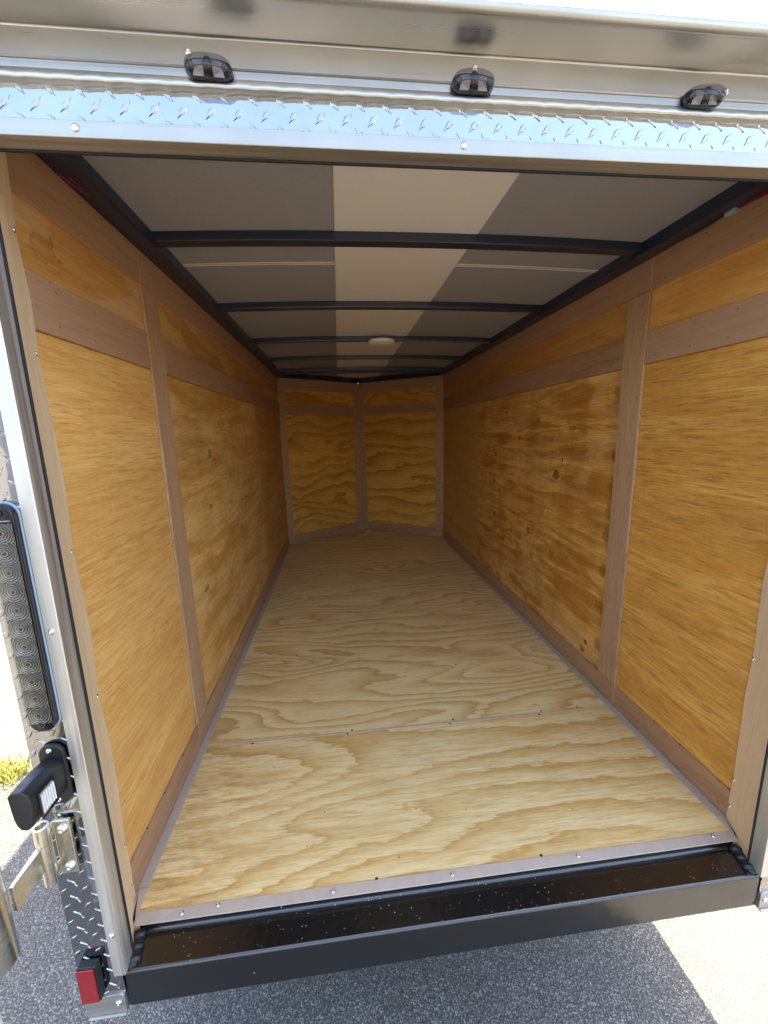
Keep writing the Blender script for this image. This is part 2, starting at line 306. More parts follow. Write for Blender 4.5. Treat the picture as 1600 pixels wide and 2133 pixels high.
body = ramp(nt, d1, [(0.38, 1.0), (0.58, 0.0)])
colr = mixc(nt, body, (0.062, 0.057, 0.050), tint)
bigon = math_n(nt, 'MULTIPLY', math_n(nt, 'GREATER_THAN', r2, 0.92), ramp(nt, d2, [(0.30, 1.0), (0.42, 0.0)]))
colr = mixc(nt, bigon, colr, mixc(nt, q2, (0.18, 0.18, 0.18), (0.34, 0.33, 0.31)))
colr = mixc(nt, 1.0, colr, ramp(nt, noise(nt, tc, 1.7, 4), [(0.3, 0.62), (0.7, 0.82)]), 'MULTIPLY')
lk(nt, colr, b.inputs['Base Color'])
b.inputs['Roughness'].default_value = 0.75
bump(nt, b, math_n(nt, 'MAXIMUM', math_n(nt, 'SUBTRACT', 1.0, d1), math_n(nt, 'MULTIPLY', bigon, 1.1)), 0.55, 0.003)

# red reflector lens
m, nt, b = new_mat('red_reflector_lens'); M_RED = m
tc = nd(nt, 'ShaderNodeTexCoord').outputs['Object']
ck = nd(nt, 'ShaderNodeTexVoronoi'); ck.inputs['Scale'].default_value = 420; lk(nt, mapping(nt, tc, (0, 0, 0), (1, 1, 1), (0, 0.78, 0)), ck.inputs['Vector'])
ck.inputs['Randomness'].default_value = 0.1
lk(nt, ramp(nt, ck.outputs['Distance'], [(0.1, (0.50, 0.012, 0.016)), (0.7, (0.20, 0.004, 0.006))]), b.inputs['Base Color'])
b.inputs['Roughness'].default_value = 0.18; b.inputs['Coat Weight'].default_value = 0.6
bump(nt, b, ck.outputs['Distance'], 0.4, 0.001)

# smoked clear plastic (lens shells)
def clear_mat(name, tint, rough=0.05):
    m = bpy.data.materials.new(name); m.use_nodes = True; nt = m.node_tree; nt.nodes.clear()
    out = nd(nt, 'ShaderNodeOutputMaterial'); tr = nd(nt, 'ShaderNodeBsdfTransparent'); gl = nd(nt, 'ShaderNodeBsdfGlossy')
    tr.inputs[0].default_value = (*tint, 1); gl.inputs['Roughness'].default_value = rough
    fz = nd(nt, 'ShaderNodeFresnel'); fz.inputs[0].default_value = 1.5
    gm = nd(nt, 'ShaderNodeNewGeometry')
    fac = math_n(nt, 'MULTIPLY', fz.outputs[0], math_n(nt, 'SUBTRACT', 1.0, gm.outputs['Backfacing']))
    mx = nd(nt, 'ShaderNodeMixShader'); lk(nt, fac, mx.inputs[0]); lk(nt, tr.outputs[0], mx.inputs[1]); lk(nt, gl.outputs[0], mx.inputs[2])
    lk(nt, mx.outputs[0], out.inputs[0]); MATS[name] = m
    return m
M_CLEAR = clear_mat('smoked_clear_lens', (0.66, 0.66, 0.70))
M_LENS = clear_mat('clear_lens', (0.85, 0.85, 0.85), 0.08)
M_LED = simple('led_optic_ridge', (0.40, 0.365, 0.29), 0.22, 0.35)
M_LEDD = simple('led_optic', (0.085, 0.08, 0.064), 0.18, 0.5)
M_LEDC = simple('led_chip', (0.02, 0.022, 0.02), 0.2)

# ------------------------------------------------------------------ helpers: objects
WORLD_INV = {}
def par(o, parent):
    if parent is None: return
    o.parent = parent
    o.matrix_parent_inverse = WORLD_INV[parent.name]
def finish(o, parent=None, mw=None):
    COL.objects.link(o)
    mw = mw or Matrix.Identity(4)
    par(o, parent)
    o.matrix_basis = mw
    WORLD_INV[o.name] = mw.inverted()
    return o
def mesh_from_bm(name, bm, mat, smooth=False):
    me = bpy.data.meshes.new(name)
    bmesh.ops.recalc_face_normals(bm, faces=bm.faces)
    bm.to_mesh(me); bm.free()
    for mm in (mat if isinstance(mat, (list, tuple)) else [mat]): me.materials.append(mm)
    if smooth:
        for p in me.polygons: p.use_smooth = True
    return me
def obj(name, bm, mat, parent=None, smooth=False, label=None, mw=None, bevel=0.0, seg=2, auto=None):
    o = bpy.data.objects.new(name, mesh_from_bm(name, bm, mat, smooth))
    if label: o['label'] = label
    if bevel:
        md = o.modifiers.new('b', 'BEVEL'); md.width = bevel; md.segments = seg; md.limit_method = 'ANGLE'; md.angle_limit = R(40)
    return finish(o, parent, mw)
def clone(o, parent, mw=None, label=None):
    c = o.copy(); COL.objects.link(c)
    if 'label' in c: del c['label']
    if label: c['label'] = label
    c.parent = None
    par(c, parent); c.matrix_basis = mw if mw is not None else o.matrix_basis.copy()
    WORLD_INV[c.name] = c.matrix_basis.inverted()
    return c
def add_box(bm, lo, hi):
    vs = [bm.verts.new((x, y, z)) for x in (lo[0], hi[0]) for y in (lo[1], hi[1]) for z in (lo[2], hi[2])]
    for f in ((0, 1, 3, 2), (4, 6, 7, 5), (0, 4, 5, 1), (2, 3, 7, 6), (0, 2, 6, 4), (1, 5, 7, 3)):
        bm.faces.new([vs[i] for i in f])
def box(lo, hi):
    bm = bmesh.new(); add_box(bm, lo, hi); return bm
def frame(origin, ux, uy):
    ux = Vector(ux).normalized(); uy = Vector(uy).normalized(); uz = ux.cross(uy)
    m = Matrix((ux, uy, uz)).transposed().to_4x4(); m.translation = Vector(origin)
    return m
def slab(name, origin, ux, uy, w, h, t, mat, parent, bevel=0.0012, label=None, z0=0.0):
    """A board: local X (grain), local Y across, thickness t standing up from the plane along ux x uy."""
    return obj(name, box((0, 0, z0), (w, h, t)), mat, parent, mw=frame(origin, ux, uy), bevel=bevel, label=label)
def prism(pts, y0, y1, axis='y'):
    """Extrude a 2-D outline. axis y: pts are (x,z); x: pts are (y,z); z: pts are (x,y)."""
    bm = bmesh.new()
    def P(p, a): return {'y': (p[0], a, p[1]), 'x': (a, p[0], p[1]), 'z': (p[0], p[1], a)}[axis]
    A = [bm.verts.new(P(p, y0)) for p in pts]; B = [bm.verts.new(P(p, y1)) for p in pts]
    n = len(pts)
    for i in range(n): bm.faces.new((A[i], A[(i + 1) % n], B[(i + 1) % n], B[i]))
    bm.faces.new(A); bm.faces.new(B)
    return bm
def add_tube(bm, pts, r, seg=8):
    rings = []; n = len(pts); P = [Vector(p) for p in pts]
    for i, p in enumerate(P):
        t = (P[min(i + 1, n - 1)] - P[max(i - 1, 0)]).normalized()
        a = t.orthogonal().normalized() if abs(t.z) > 0.9 else t.cross(Vector((0, 0, 1))).normalized()
        c = t.cross(a); rr = r[i] if isinstance(r, (list, tuple)) else r
        rings.append([bm.verts.new(p + (a * math.cos(k * 2 * math.pi / seg) + c * math.sin(k * 2 * math.pi / seg)) * rr) for k in range(seg)])
    for i in range(n - 1):
        for k in range(seg):
            bm.faces.new((rings[i][k], rings[i][(k + 1) % seg], rings[i + 1][(k + 1) % seg], rings[i + 1][k]))
    bm.faces.new(rings[0][::-1]); bm.faces.new(rings[-1])
def lathe(prof, seg=16, cap=True):
    """prof: (radius, height) pairs about local Z."""
    bm = bmesh.new(); rings = []
    for r, h in prof:
        if r < 1e-6: rings.append([bm.verts.new((0, 0, h))])
        else: rings.append([bm.verts.new((r * math.cos(2 * math.pi * k / seg), r * math.sin(2 * math.pi * k / seg), h)) for k in range(seg)])
    for a, b_ in zip(rings, rings[1:]):
        for k in range(seg):
            k2 = (k + 1) % seg
            if len(a) == 1 and len(b_) == 1: continue
            if len(a) == 1: bm.faces.new((a[0], b_[k], b_[k2]))
            elif len(b_) == 1: bm.faces.new((a[k], a[k2], b_[0]))
            else: bm.faces.new((a[k], a[k2], b_[k2], b_[k]))
    if cap and len(rings[0]) > 1: bm.faces.new(rings[0][::-1])
    if cap and len(rings[-1]) > 1: bm.faces.new(rings[-1])
    return bm
def pill(cx, cz, hw, hh, r, n=8):
    pts = []
    for sx, sz, a0 in ((1, 1, 0), (-1, 1, 90), (-1, -1, 180), (1, -1, 270)):
        for k in range(n + 1):
            a = R(a0 + 90 * k / n)
            pts.append((cx + sx * (hw - r) + r * math.cos(a), cz + sz * (hh - r) + r * math.sin(a)))
    return pts

# screw head: dome with a cross recess, local +Z is outward
def screw_mesh():
    bm = lathe([(0.0050, 0.0), (0.0049, 0.0010), (0.0040, 0.0022), (0.0026, 0.0029), (0.0018, 0.0030), (0.0012, 0.0018), (0.0, 0.0016)], 12)
    return mesh_from_bm('screw', bm, M_SCREW, True)
SCREW = screw_mesh()
def screw(parent, p, n, s=1.0):
    o = bpy.data.objects.new('screw', SCREW)
    mw = Matrix.Translation(p) @ Vector(n).to_track_quat('Z', 'Y').to_matrix().to_4x4() @ Matrix.Rotation(random.random() * 6, 4, 'Z') @ Matrix.Scale(s, 4)
    return finish(o, parent, mw)

# ------------------------------------------------------------------ ground
gb = bmesh.new()
gv = [gb.verts.new(p) for p in ((-400, -400, ZG), (400, -400, ZG), (400, 400, ZG), (-400, 400, ZG))]
gb.faces.new(gv)
ground = obj('asphalt_ground', gb, M_ASPH); ground['kind'] = 'structure'

# ------------------------------------------------------------------ trailer root
trailer = bpy.data.objects.new('cargo_trailer', None)
trailer['label'] = 'small enclosed cargo trailer with open rear door and bare plywood interior'
trailer['category'] = 'trailer'
finish(trailer, None, Matrix.Translation((W / 2, 1.6, ZG)))
EX, EY, EZ = Vector((1, 0, 0)), Vector((0, 1, 0)), Vector((0, 0, 1))

# ---- side walls
def side_wall(left):
    s = 1 if left else -1
    xf = 0.0 if left else W
    xs = (-XO + 0.004, -0.0065) if left else (W + 0.0065, W + XO - 0.004)
    wall = obj('wall', box((xs[0], YP + 0.004, -0.10), (xs[1], YF + 0.02, 1.53)), M_SHELL, trailer)
    def put(name, y0, y1, z0, z1, t, mat, vertical=False, label=None, z_in=0.0, bevel=0.0012):
        # face towards the room; grain horizontal unless vertical
        if vertical:
            if left:   # ux=+z, uy=-y -> +x
                return slab(name, (xf, y1, z0), EZ, -EY, z1 - z0, y1 - y0, t, mat, wall, bevel, label, z_in)
            return slab(name, (xf, y0, z0), EZ, EY, z1 - z0, y1 - y0, t, mat, wall, bevel, label, z_in)
        if left:
            return slab(name, (xf, y0, z0), EY, EZ, y1 - y0, z1 - z0, t, mat, wall, bevel, label, z_in)
        return slab(name, (xf, y1, z0), -EY, EZ, y1 - y0, z1 - z0, t, mat, wall, bevel, label, z_in)
    # sheets (front face at the wall plane), then the boards 5 mm proud of them
    put('plywood_panel', 0.05, YJ - 0.001, Z2B, ZT, 0, M_WTK if left else M_WT, z_in=-0.006)
    put('plywood_panel', 0.05, YJ - 0.001, 0.002, Z2B - 0.001, 0, M_WLR if left else M_WRR, z_in=-0.006)
    ys = 1.975 if left else 2.07
    put('plywood_panel', YJ + 0.001, ys - 0.0005, 0.002, Z2B - 0.001, 0, M_WLM if left else M_WRM, z_in=-0.006)
    put('plywood_panel', ys + 0.0005, YF, 0.002, Z2B - 0.001, 0, M_WL2 if left else M_WR2, z_in=-0.006, label='darker plywood panel next to the front corner')
    put('plywood_panel', YJ + 0.001, YF, Z2B, ZT, 0, M_WTL if left else M_WTR, z_in=-0.006)
    t = 0.0060
    put('board', 0.05, YJ - 0.0012, ZTB, ZT, t, M_BOARD); put('board', YJ + 0.0012, YF, ZTB, ZT, t, M_BOARD2)
    put('board', 0.05, YJ - 0.0006, Z2B, Z2T, t, M_BOARD2); put('board', YJ + BW + 0.0006, YF, Z2B, Z2T, t, M_BOARD3 if not left else M_BOARD)
    put('board', 0.05, YJ - 0.0012, 0.003, ZB, t, M_BOARD3); put('board', YJ + 0.0012, YF, 0.003, ZB, t, M_BOARD)
    put('batten', YJ, YJ + BW, ZB + 0.001, ZTB - 0.001, t + 0.0008, M_BATTEN, True)
    # pale broken veneer along the joint
    put('joint_sliver', YJ - 0.0012, YJ + 0.0012, ZTB, ZT, 0.0044, M_JAMB, True, bevel=0)
    put('joint_sliver', YJ - 0.0012, YJ + 0.0012, 0.003, ZB, 0.0044, M_JAMB, True, bevel=0)
    # jamb cover strip bent inwards to the door frame, screwed along its inner edge
    zs = [1.3077, 1.1259, 0.7884, 0.4977, 0.1458, 0.0427] if left else [1.30, 1.02, 0.74, 0.4467, 0.1194, 0.0435]
    def edge(z):
        d = min(abs(z - k) for k in zs)
        return (0.144 + 0.0075 * min(1, d / 0.13) ** 0.9 if left else 0.139 + 0.0015 * min(1, d / 0.10)) + 0.0010 * math.sin(z * 23)
    bm = bmesh.new(); rows = []
    nz = 74
    for i in range(nz + 1):
        z = -0.0145 + (1.4635 + 0.0145) * i / nz
        ye = edge(z); row = []
        for (x, y) in ((0.0060, ye), (0.014, 0.118), (0.031, 0.082), (0.0485, 0.0445), (0.0445, 0.0425), (0.027, 0.080), (0.010, 0.116), (0.0050, ye + 0.0005)):
            xx = x if left else W - x
            lowcut = 0.0
            row.append(bm.verts.new((xx, y, z)))
        rows.append(row)
    for a, c in zip(rows, rows[1:]):
        for k in range(8): bm.faces.new((a[k], a[(k + 1) % 8], c[(k + 1) % 8], c[k]))
    bm.faces.new(rows[0]); bm.faces.new(rows[-1])
    # grain upright: rotate the mesh so local X is up
    mw = frame((0, 0, 0), EZ, EX)
    bm.transform(mw.inverted())
    obj('jamb_strip', bm, M_JAMB, wall, True, mw=mw, label='pale jamb strip with a wavy screwed edge').modifiers.new('e', 'EDGE_SPLIT').split_angle = R(40)
    for z in zs:
        screw(wall, (xf + s * 0.0072, 0.133, z), (s * 0.93, -0.35, 0), 1.0)
    return wall
M_WL2 = wood('varnished_plywood_amber', (0.615, 0.349, 0.108), (0.445, 0.213, 0.045), (0.276, 0.116, 0.027), 11.3, lin=8, amp=4, ring_amt=0.5, fibre=0.35, stain=(0.445, 0.194, 0.032), stain_amt=0.6, dots=0.4, pale=(0.700, 0.446, 0.180), pale_amt=0.35)
M_WR2 = wood('varnished_plywood_amber_even', (0.594, 0.349, 0.099), (0.466, 0.233, 0.050), (0.265, 0.107, 0.023), 12.9, lin=8, amp=4, ring_amt=0.35, fibre=0.3, stain=(0.445, 0.194, 0.032), stain_amt=0.35, spots=0.8)
M_WTL = wood('varnished_plywood_knotty', (0.636, 0.378, 0.126), (0.466, 0.223, 0.050), (0.276, 0.116, 0.027), 13.7, lin=8, amp=4, ring_amt=0.8, along=1.3, across=4.5, fibre=0.3, stain=(0.445, 0.184, 0.032), stain_amt=0.7, stain_sc=2.4)
M_WTR = wood('varnished_plywood_orange', (0.583, 0.310, 0.090), (0.466, 0.213, 0.045), (0.286, 0.116, 0.027), 14.9, lin=8, amp=4, ring_amt=0.6, along=1.3, across=4.5, fibre=0.3, stain=(0.466, 0.194, 0.036), stain_amt=0.7)
M_BOARD2 = wood('lauan_board_pinkish', (0.45, 0.268, 0.155), (0.38, 0.21, 0.11), (0.18, 0.10, 0.07), 8.8, lin=8, amp=4, ring_amt=0.4, along=0.7, across=8, fibre=0.18, dots=0.7, rough=0.5, nails=0.8)
M_BOARD3 = wood('lauan_board_grained', (0.43, 0.25, 0.135), (0.32, 0.17, 0.085), (0.15, 0.08, 0.05), 5.1, lin=8, amp=4, ring_amt=0.6, along=1.0, across=11, fibre=0.30, dots=0.7, rough=0.5, nails=0.8)
wall_left = side_wall(True)
wall_right = side_wall(False)

# ---- front V walls
def nose_wall(left):
    P0 = Vector((0, YF, 0)) if left else Vector((XA, YA, 0))
    P1 = Vector((XA, YA, 0)) if left else Vector((W, YF, 0))
    u = (P1 - P0); L = u.length; u.normalize(); nrm = u.cross(EZ)
    def at(a, z): return P0 + u * a + EZ * z
    back = -nrm
    bm = box((0, -0.10, -0.034), (L, 1.53, -0.0065))
    wall = obj('nose_wall', bm, M_SHELL, trailer, mw=frame(P0, u, EZ))
    slab('plywood_panel', at(0, 0.002), u, EZ, L, Z2B - 0.003, 0, M_NOSE if left else M_NOSE2, wall, 0.001, None, -0.006)
    slab('plywood_panel', at(0, Z2B), u, EZ, L, ZT - Z2B, 0, M_NOSE if not left else M_NOSE3, wall, 0.001, None, -0.006)
    a0, a1 = (0.062, L - 0.052) if left else (0.068, L - 0.076)
    a0 = 0.062 if left else 0.066
    a1 = L - 0.074
    if not left: a0, a1 = L * 0 + 0.066, L - 0.076
    for z0, z1, mt in ((ZTB - 0.006, ZT, M_BOARD2), (1.155, 1.240, M_BOARD), (0.003, 0.090, M_BOARD3)):
        slab('board', at(a0, z0), u, EZ, a1 - a0, z1 - z0, 0.0048, mt, wall)
    # posts: corner post at the side wall, half of the centre post at the nose
    for (b0, b1) in (((0.006, a0) if left else (0.002, a0)), (a1, L - 0.002 if left else L - 0.006)):
        slab('post_board', at(b1, 0.003), EZ, -u, ZT - 0.004, b1 - b0, 0.0056, M_BATTEN, wall)
M_NOSE2 = wood('varnished_plywood_cathedral_wide', (0.76, 0.42, 0.085), (0.47, 0.20, 0.02), (0.25, 0.09, 0.01), 21.4, lin=8, amp=4, ring_amt=0.95, along=1.0, across=3.0, fibre=0.25, dots=0.4)
M_NOSE3 = wood('varnished_plywood_cathedral_fine', (0.76, 0.42, 0.085), (0.47, 0.20, 0.02), (0.25, 0.09, 0.01), 17.4, lin=8, amp=4, ring_amt=0.8, along=1.0, across=3.0, fibre=0.25)
nose_wall(True); nose_wall(False)

# ---- floor
fl = obj('floor', prism([(0.0, 0.092), (W, 0.092), (W, YF), (XA, YA), (0.0, YF)], -0.10, -0.0165, 'z'), M_BLACK, trailer)
yb = [0.0865, YJ, 1.798, YF]
for i in range(3):
    slab('plywood_panel', (0.002, yb[i] + 0.0008, 0), EX, EY, W - 0.004, yb[i + 1] - yb[i] - 0.0016, 0.0, M_FLOOR[i], fl, 0.001, None, -0.016)
bm = prism([(0.003, YF + 0.001), (W - 0.003, YF + 0.001), (XA, YA - 0.003)], -0.016, 0.0, 'z')
obj('plywood_panel', bm, M_FLOOR[3], fl, label='triangular plywood panel in the nose')
# flashing strips
obj('edge_strip', prism([(0.0055, 0.160), (0.0283, 0.158), (0.0283, 1.9), (0.0165, YF - 0.02), (0.0055, YF)], 0.0005, 0.0022, 'z'), M_STRIP, fl, bevel=0.0006)
obj('edge_strip', prism([(W - 0.0055, 0.150), (W - 0.0283, 0.150), (W - 0.0283, 1.9), (W - 0.0165, YF - 0.02), (W - 0.0055, YF)], 0.0005, 0.0022, 'z'), M_STRIP, fl, bevel=0.0006)
obj('edge_strip', prism([(0.028, 0.0840), (W - 0.028, 0.0840), (W - 0.028, 0.1085), (0.028, 0.1085)], 0.0005, 0.0026, 'z'), M_STRIP, fl, bevel=0.0008, label='screwed grey strip along the rear edge of the floor')
obj('edge_strip', prism([(0.0315, 0.0835), (0.0275, 0.0835), (0.0275, 0.1085), (0.0285, 0.157), (0.008, 0.157), (0.012, 0.120)][::-1], 0.0008, 0.0034, 'z'), M_STRIP, fl, bevel=0.0006)
obj('edge_strip', prism([(W - 0.0315, 0.0835), (W - 0.0275, 0.0835), (W - 0.0275, 0.1085), (W - 0.0285, 0.149), (W - 0.008, 0.149), (W - 0.012, 0.120)], 0.0008, 0.0034, 'z'), M_STRIP, fl, bevel=0.0006)
# seam filler, tapering towards its ends, slightly ragged
top, bot = [], []
for k in range(41):
    x = 0.03 + (W - 0.06) * k / 40
    h = 0.0010 + 0.0030 * math.sin(math.pi * k / 40) ** 0.6 + random.uniform(-0.0006, 0.0006)
    top.append((x, YJ + h + random.uniform(-.0004, .0004))); bot.append((x, YJ - h))
bm = bmesh.new()
A = [bm.verts.new((p[0], p[1], 0.0007)) for p in top]; B = [bm.verts.new((p[0], p[1], 0.0007)) for p in bot]
A2 = [bm.verts.new((p[0], p[1], -0.004)) for p in top]; B2 = [bm.verts.new((p[0], p[1], -0.004)) for p in bot]
for k in range(40):
    bm.faces.new((A[k], A[k + 1], B[k + 1], B[k])); bm.faces.new((A[k], A2[k], A2[k + 1], A[k + 1])); bm.faces.new((B[k], B[k + 1], B2[k + 1], B2[k]))
obj('seam_filler', bm, M_STRIP, fl)
for x, y in ((0.1221, 0.0955), (0.1938, 0.101), (0.4381, 0.0963), (0.7052, 0.0965), (1.0066, 0.099), (1.3537, 0.101)):
    screw(fl, (x, y, 0.0026), (0, 0, 1), 0.95)
# dark staples / countersunk screws in the floor
hole = mesh_from_bm('sunk_screw', lathe([(0.0036, 0.0), (0.0036, 0.0005), (0.0018, 0.0006), (0.0, 0.0004)], 8), M_RUB)
for x, y in ((0.535, 0.1115), (0.923, 0.1125), (0.17, 0.572), (0.48, 0.572), (0.495, 0.588), (0.83, 0.571), (0.845, 0.589), (1.15, 0.572), (1.165, 0.588), (1.30, 0.590), (0.26, 1.1), (0.95, 0.92), (1.02, 1.32), (0.60, 1.42), (0.98, 2.55)):
    finish(bpy.data.objects.new('sunk_screw', hole), fl, Matrix.Translation((x, y, 0.0002)))

# ---- ceiling: arched liner, white strip, bows, rails
def zc(x, c=1.511, a=0.016): return c - a * ((x - W / 2) / (W / 2)) ** 2
def arched(x0, x1, y0, y1, c, t, n=14, a=0.016):
    bm = bmesh.new(); rows = []
    for k in range(n + 1):
        x = x0 + (x1 - x0) * k / n; z = zc(x, c, a)
        rows.append([bm.verts.new(p) for p in ((x, y0, z), (x, y1, z), (x, y1, z + t), (x, y0, z + t))])
    for a_, b_ in zip(rows, rows[1:]):
        for k in range(4): bm.faces.new((a_[k], a_[(k + 1) % 4], b_[(k + 1) % 4], b_[k]))
    bm.faces.new(rows[0]); bm.faces.new(rows[-1][::-1])
    return bm
ceil = obj('ceiling', prism([(-XO, 0.03), (W + XO, 0.03), (W + XO, YF + 0.02), (XA, YA + 0.06), (-XO, YF + 0.02)], 1.531, 1.56, 'z'), M_TIN, trailer)
SX0, SX1 = 0.510, 0.899
for x0, x1, mt, lb in ((0.0, SX0, M_CEIL, None), (SX0, SX1, M_CEILW, 'pale glossy strip down the middle of the ceiling'), (SX1, W, M_CEIL, None)):
    obj('ceiling_panel', arched(x0 + 0.0004, x1 - 0.0004, 0.05, YA, 1.511 - (0.0015 if mt is M_CEILW else 0), 0.003), mt, ceil, True, label=lb).modifiers.new('e', 'EDGE_SPLIT').split_angle = R(40)
for y1 in (0.609, 1.189, 1.792, 2.351, 2.84):
    y0 = y1 - 0.040
    bm = arched(0.045, W - 0.045, y0, y1, 1.486, 0.024, 16, 0.013)
    obj('roof_bow', bm, M_BLACK, ceil, False, bevel=0.003, seg=3)
# far ceiling cross member above the nose
bm = prism([(0.0, YF - 0.02), (XA, YA - 0.03), (W, YF - 0.02), (W, YF + 0.02), (XA, YA + 0.01), (0.0, YF + 0.02)], 1.4655, 1.515, 'z')
obj('nose_rail', bm, M_BLACK, ceil, bevel=0.003)
bm = prism([(0.0, YF - 0.06), (0.0, YF - 0.12), (W, YF - 0.12), (W, YF - 0.06)], 1.478, 1.505, 'z')
obj('nose_rail', bm, M_BLACK, ceil, bevel=0.003)
for x0, x1 in ((-0.004, 0.052), (W - 0.052, W + 0.004)):
    obj('roof_rail', box((x0, 0.046, 1.4652), (x1, YF - 0.001, 1.5025)), M_BLACK, ceil, bevel=0.004, seg=3)
# sealant beads over the liner joint: one straight, one scalloped
for x0, x1 in ((0.04, SX0 - 0.001), (SX1 + 0.001, W - 0.04)):
    bm = bmesh.new()
    n = 70
    for j, (yy, amp) in enumerate(((0.772, 0.0), (0.785, 0.0012))):
        pts = []
        for k in range(n + 1):
            x = x0 + (x1 - x0) * k / n
            pts.append((x, yy + (amp if k % 2 else -amp), zc(x) - 0.001))
        add_tube(bm, pts, 0.0018, 6)
    obj('sealant_bead', bm, M_SEAL, ceil, True)
# dome light with its cable
dome = obj('dome_light', lathe([(0.0, 0.016), (0.071, 0.016), (0.073, 0.012), (0.073, 0.004), (0.069, 0.0), (0.060, -0.002), (0.0, -0.004)][::-1], 40), M_WHITE, trailer, True,
           mw=Matrix.Translation((0.757, 1.755, 1.4695)), label='round white dome light under the third bow')
obj('lens', lathe([(0.0, -0.0075), (0.03, -0.0068), (0.056, -0.004), (0.059, -0.0018)], 36, False), M_WHITE, dome, True, mw=Matrix.Translation((0.757, 1.755, 1.4695)))
bm = bmesh.new()
pts = [(0.83, 1.748, 1.474)] + [(0.83 + 0.57 * k / 16, 1.747 + 0.002 * math.sin(k * 1.9), 1.4835 - 0.012 * ((0.83 + 0.57 * k / 16 - W / 2) / (W / 2)) ** 2 - 0.004 * abs(math.sin(k * 0.55))) for k in range(1, 17)] + [(1.405, 1.738, 1.467), (1.415, 1.72, 1.462)]
add_tube(bm, pts, 0.0017, 6)
obj('cable', bm, M_GREYW, trailer, True)
# loose wires: pink-red loop at the left, red lead with a connector at the right, clips at the nose
bm = bmesh.new()
def arc(c, a, b_, n=18, a0=0, a1=360, u=EX, v=EY):
    return [Vector(c) + u * a * math.cos(R(a0 + (a1 - a0) * k / n)) + v * b_ * math.sin(R(a0 + (a1 - a0) * k / n)) for k in range(n + 1)]
add_tube(bm, arc((0.020, 0.312, 1.4625), 0.008, 0.024, u=(EX * 0.7 + EZ * -0.15), v=EY), 0.0011, 6)
add_tube(bm, [(0.008, 0.275, 1.466), (0.014, 0.30, 1.460), (0.022, 0.327, 1.460), (0.026, 0.345, 1.463)], 0.0011, 6)
obj('wire_loop', bm, M_REDW, trailer, True, label='looped pink-red wire hanging from the rail')
bm = bmesh.new()
add_tube(bm, [(W - 0.009, 0.10, 1.452), (W - 0.009, 0.20, 1.458), (W - 0.010, 0.26, 1.4605), (W - 0.011, 0.318, 1.4635)], 0.0016, 6)
add_tube(bm, [(W - 0.010, 0.18, 1.462), (W - 0.010, 0.25, 1.4645), (W - 0.012, 0.318, 1.4645)], 0.0013, 6)
obj('wire', bm, M_REDW, trailer, True, label='red wire lead running to a grey connector')
bm = prism(pill(0, 0, 0.0075, 0.0055, 0.003, 3), 0.316, 0.343)
obj('wire_connector', bm, M_CONN, trailer, mw=Matrix.Translation((W - 0.0125, 0, 1.4625)), bevel=0.0015)
bm = bmesh.new()
add_tube(bm, [(W - 0.010, 0.341, 1.4635), (W - 0.009, 0.40, 1.4605), (W - 0.009, 0.47, 1.4622), (W - 0.012, 0.55, 1.4660)], 0.0010, 6)
obj('wire', bm, M_GREYW, trailer, True)
for k in range(9):
    x = random.uniform(0.2, 1.25); y = (YF - 0.03) + 0.4 * (1 - abs(x - XA) / 0.72)
    bm = bmesh.new()
    add_tube(bm, arc((x, y - 0.05, 1.469), random.uniform(.01, .03), random.uniform(.005, .012), 8, 0, random.uniform(140, 300), EX, EZ), 0.0012, 5)
    obj('wire', bm, M_GREYW, trailer, True)

# ---- rear sill
bm = prism([(0.020, -0.020), (0.0235, -0.0165), (0.0810, -0.0162), (0.0848, -0.0150), (0.0862, -0.0115), (0.0868, -0.0010), (0.0915, -0.0010), (0.0915, -0.1050), (0.0245, -0.1050), (0.020, -0.1005)], 0.0405, W - 0.0405, 'x')
sill = obj('rear_sill', bm, M_SILL, trailer, bevel=0.0022, seg=3, label='glossy black steel sill with weld beads and pale dust flecks')
WX0, WX1, WY0, WY1 = 0.0420, 0.0530, 0.0800, 0.0290
for sx in (1, -1):
    bm = bmesh.new(); n = 9
    for k in range(n):
        f = k / (n - 1)
        y = WY0 + (WY1 - WY0) * f; x = WX0 + (WX1 - WX0) * f; z = -0.0125 - 0.003 * f
        r = (0.0125 + 0.0025 * math.sin(k * 2.1)) * (0.85 if k in (0, n - 1) else 1.0)
        q = bmesh.ops.create_icosphere(bm, subdivisions=2, radius=1.0)
        M = Matrix.Translation((x if sx > 0 else W - x, y, z)) @ Matrix.Rotation(0.5 * sx, 4, 'Z') @ Matrix.Diagonal((r * 1.05, r * 0.55, r * 0.80, 1))
        bmesh.ops.transform(bm, matrix=M, verts=q['verts'])
    obj('weld_bead', bm, M_BPLAS, sill, True)
# black return beside the sill (behind the trim)
for x0, x1 in ((0.0385, 0.0440), (W - 0.0440, W - 0.0385)):
    pass

# ---- rear door frame: tread-plate posts and header, aluminium angle, rubber seal
frame_o = obj('door_frame', box((-XO + 0.002, YP + 0.003, -0.06), (0.0385, 0.043, 1.47)), M_BLACK, trailer)
def frame_part(name, bm, mat, **kw): return obj(name, bm, mat, frame_o, **kw)
frame_part('frame_post', box((W - 0.0385, YP + 0.003, -0.06), (W + XO - 0.002, 0.043, 1.47)), M_BLACK)
frame_part('frame_header', box((0.0386, YP + 0.003, 1.3665), (W - 0.0386, 0.043, 1.47)), M_BLACK)

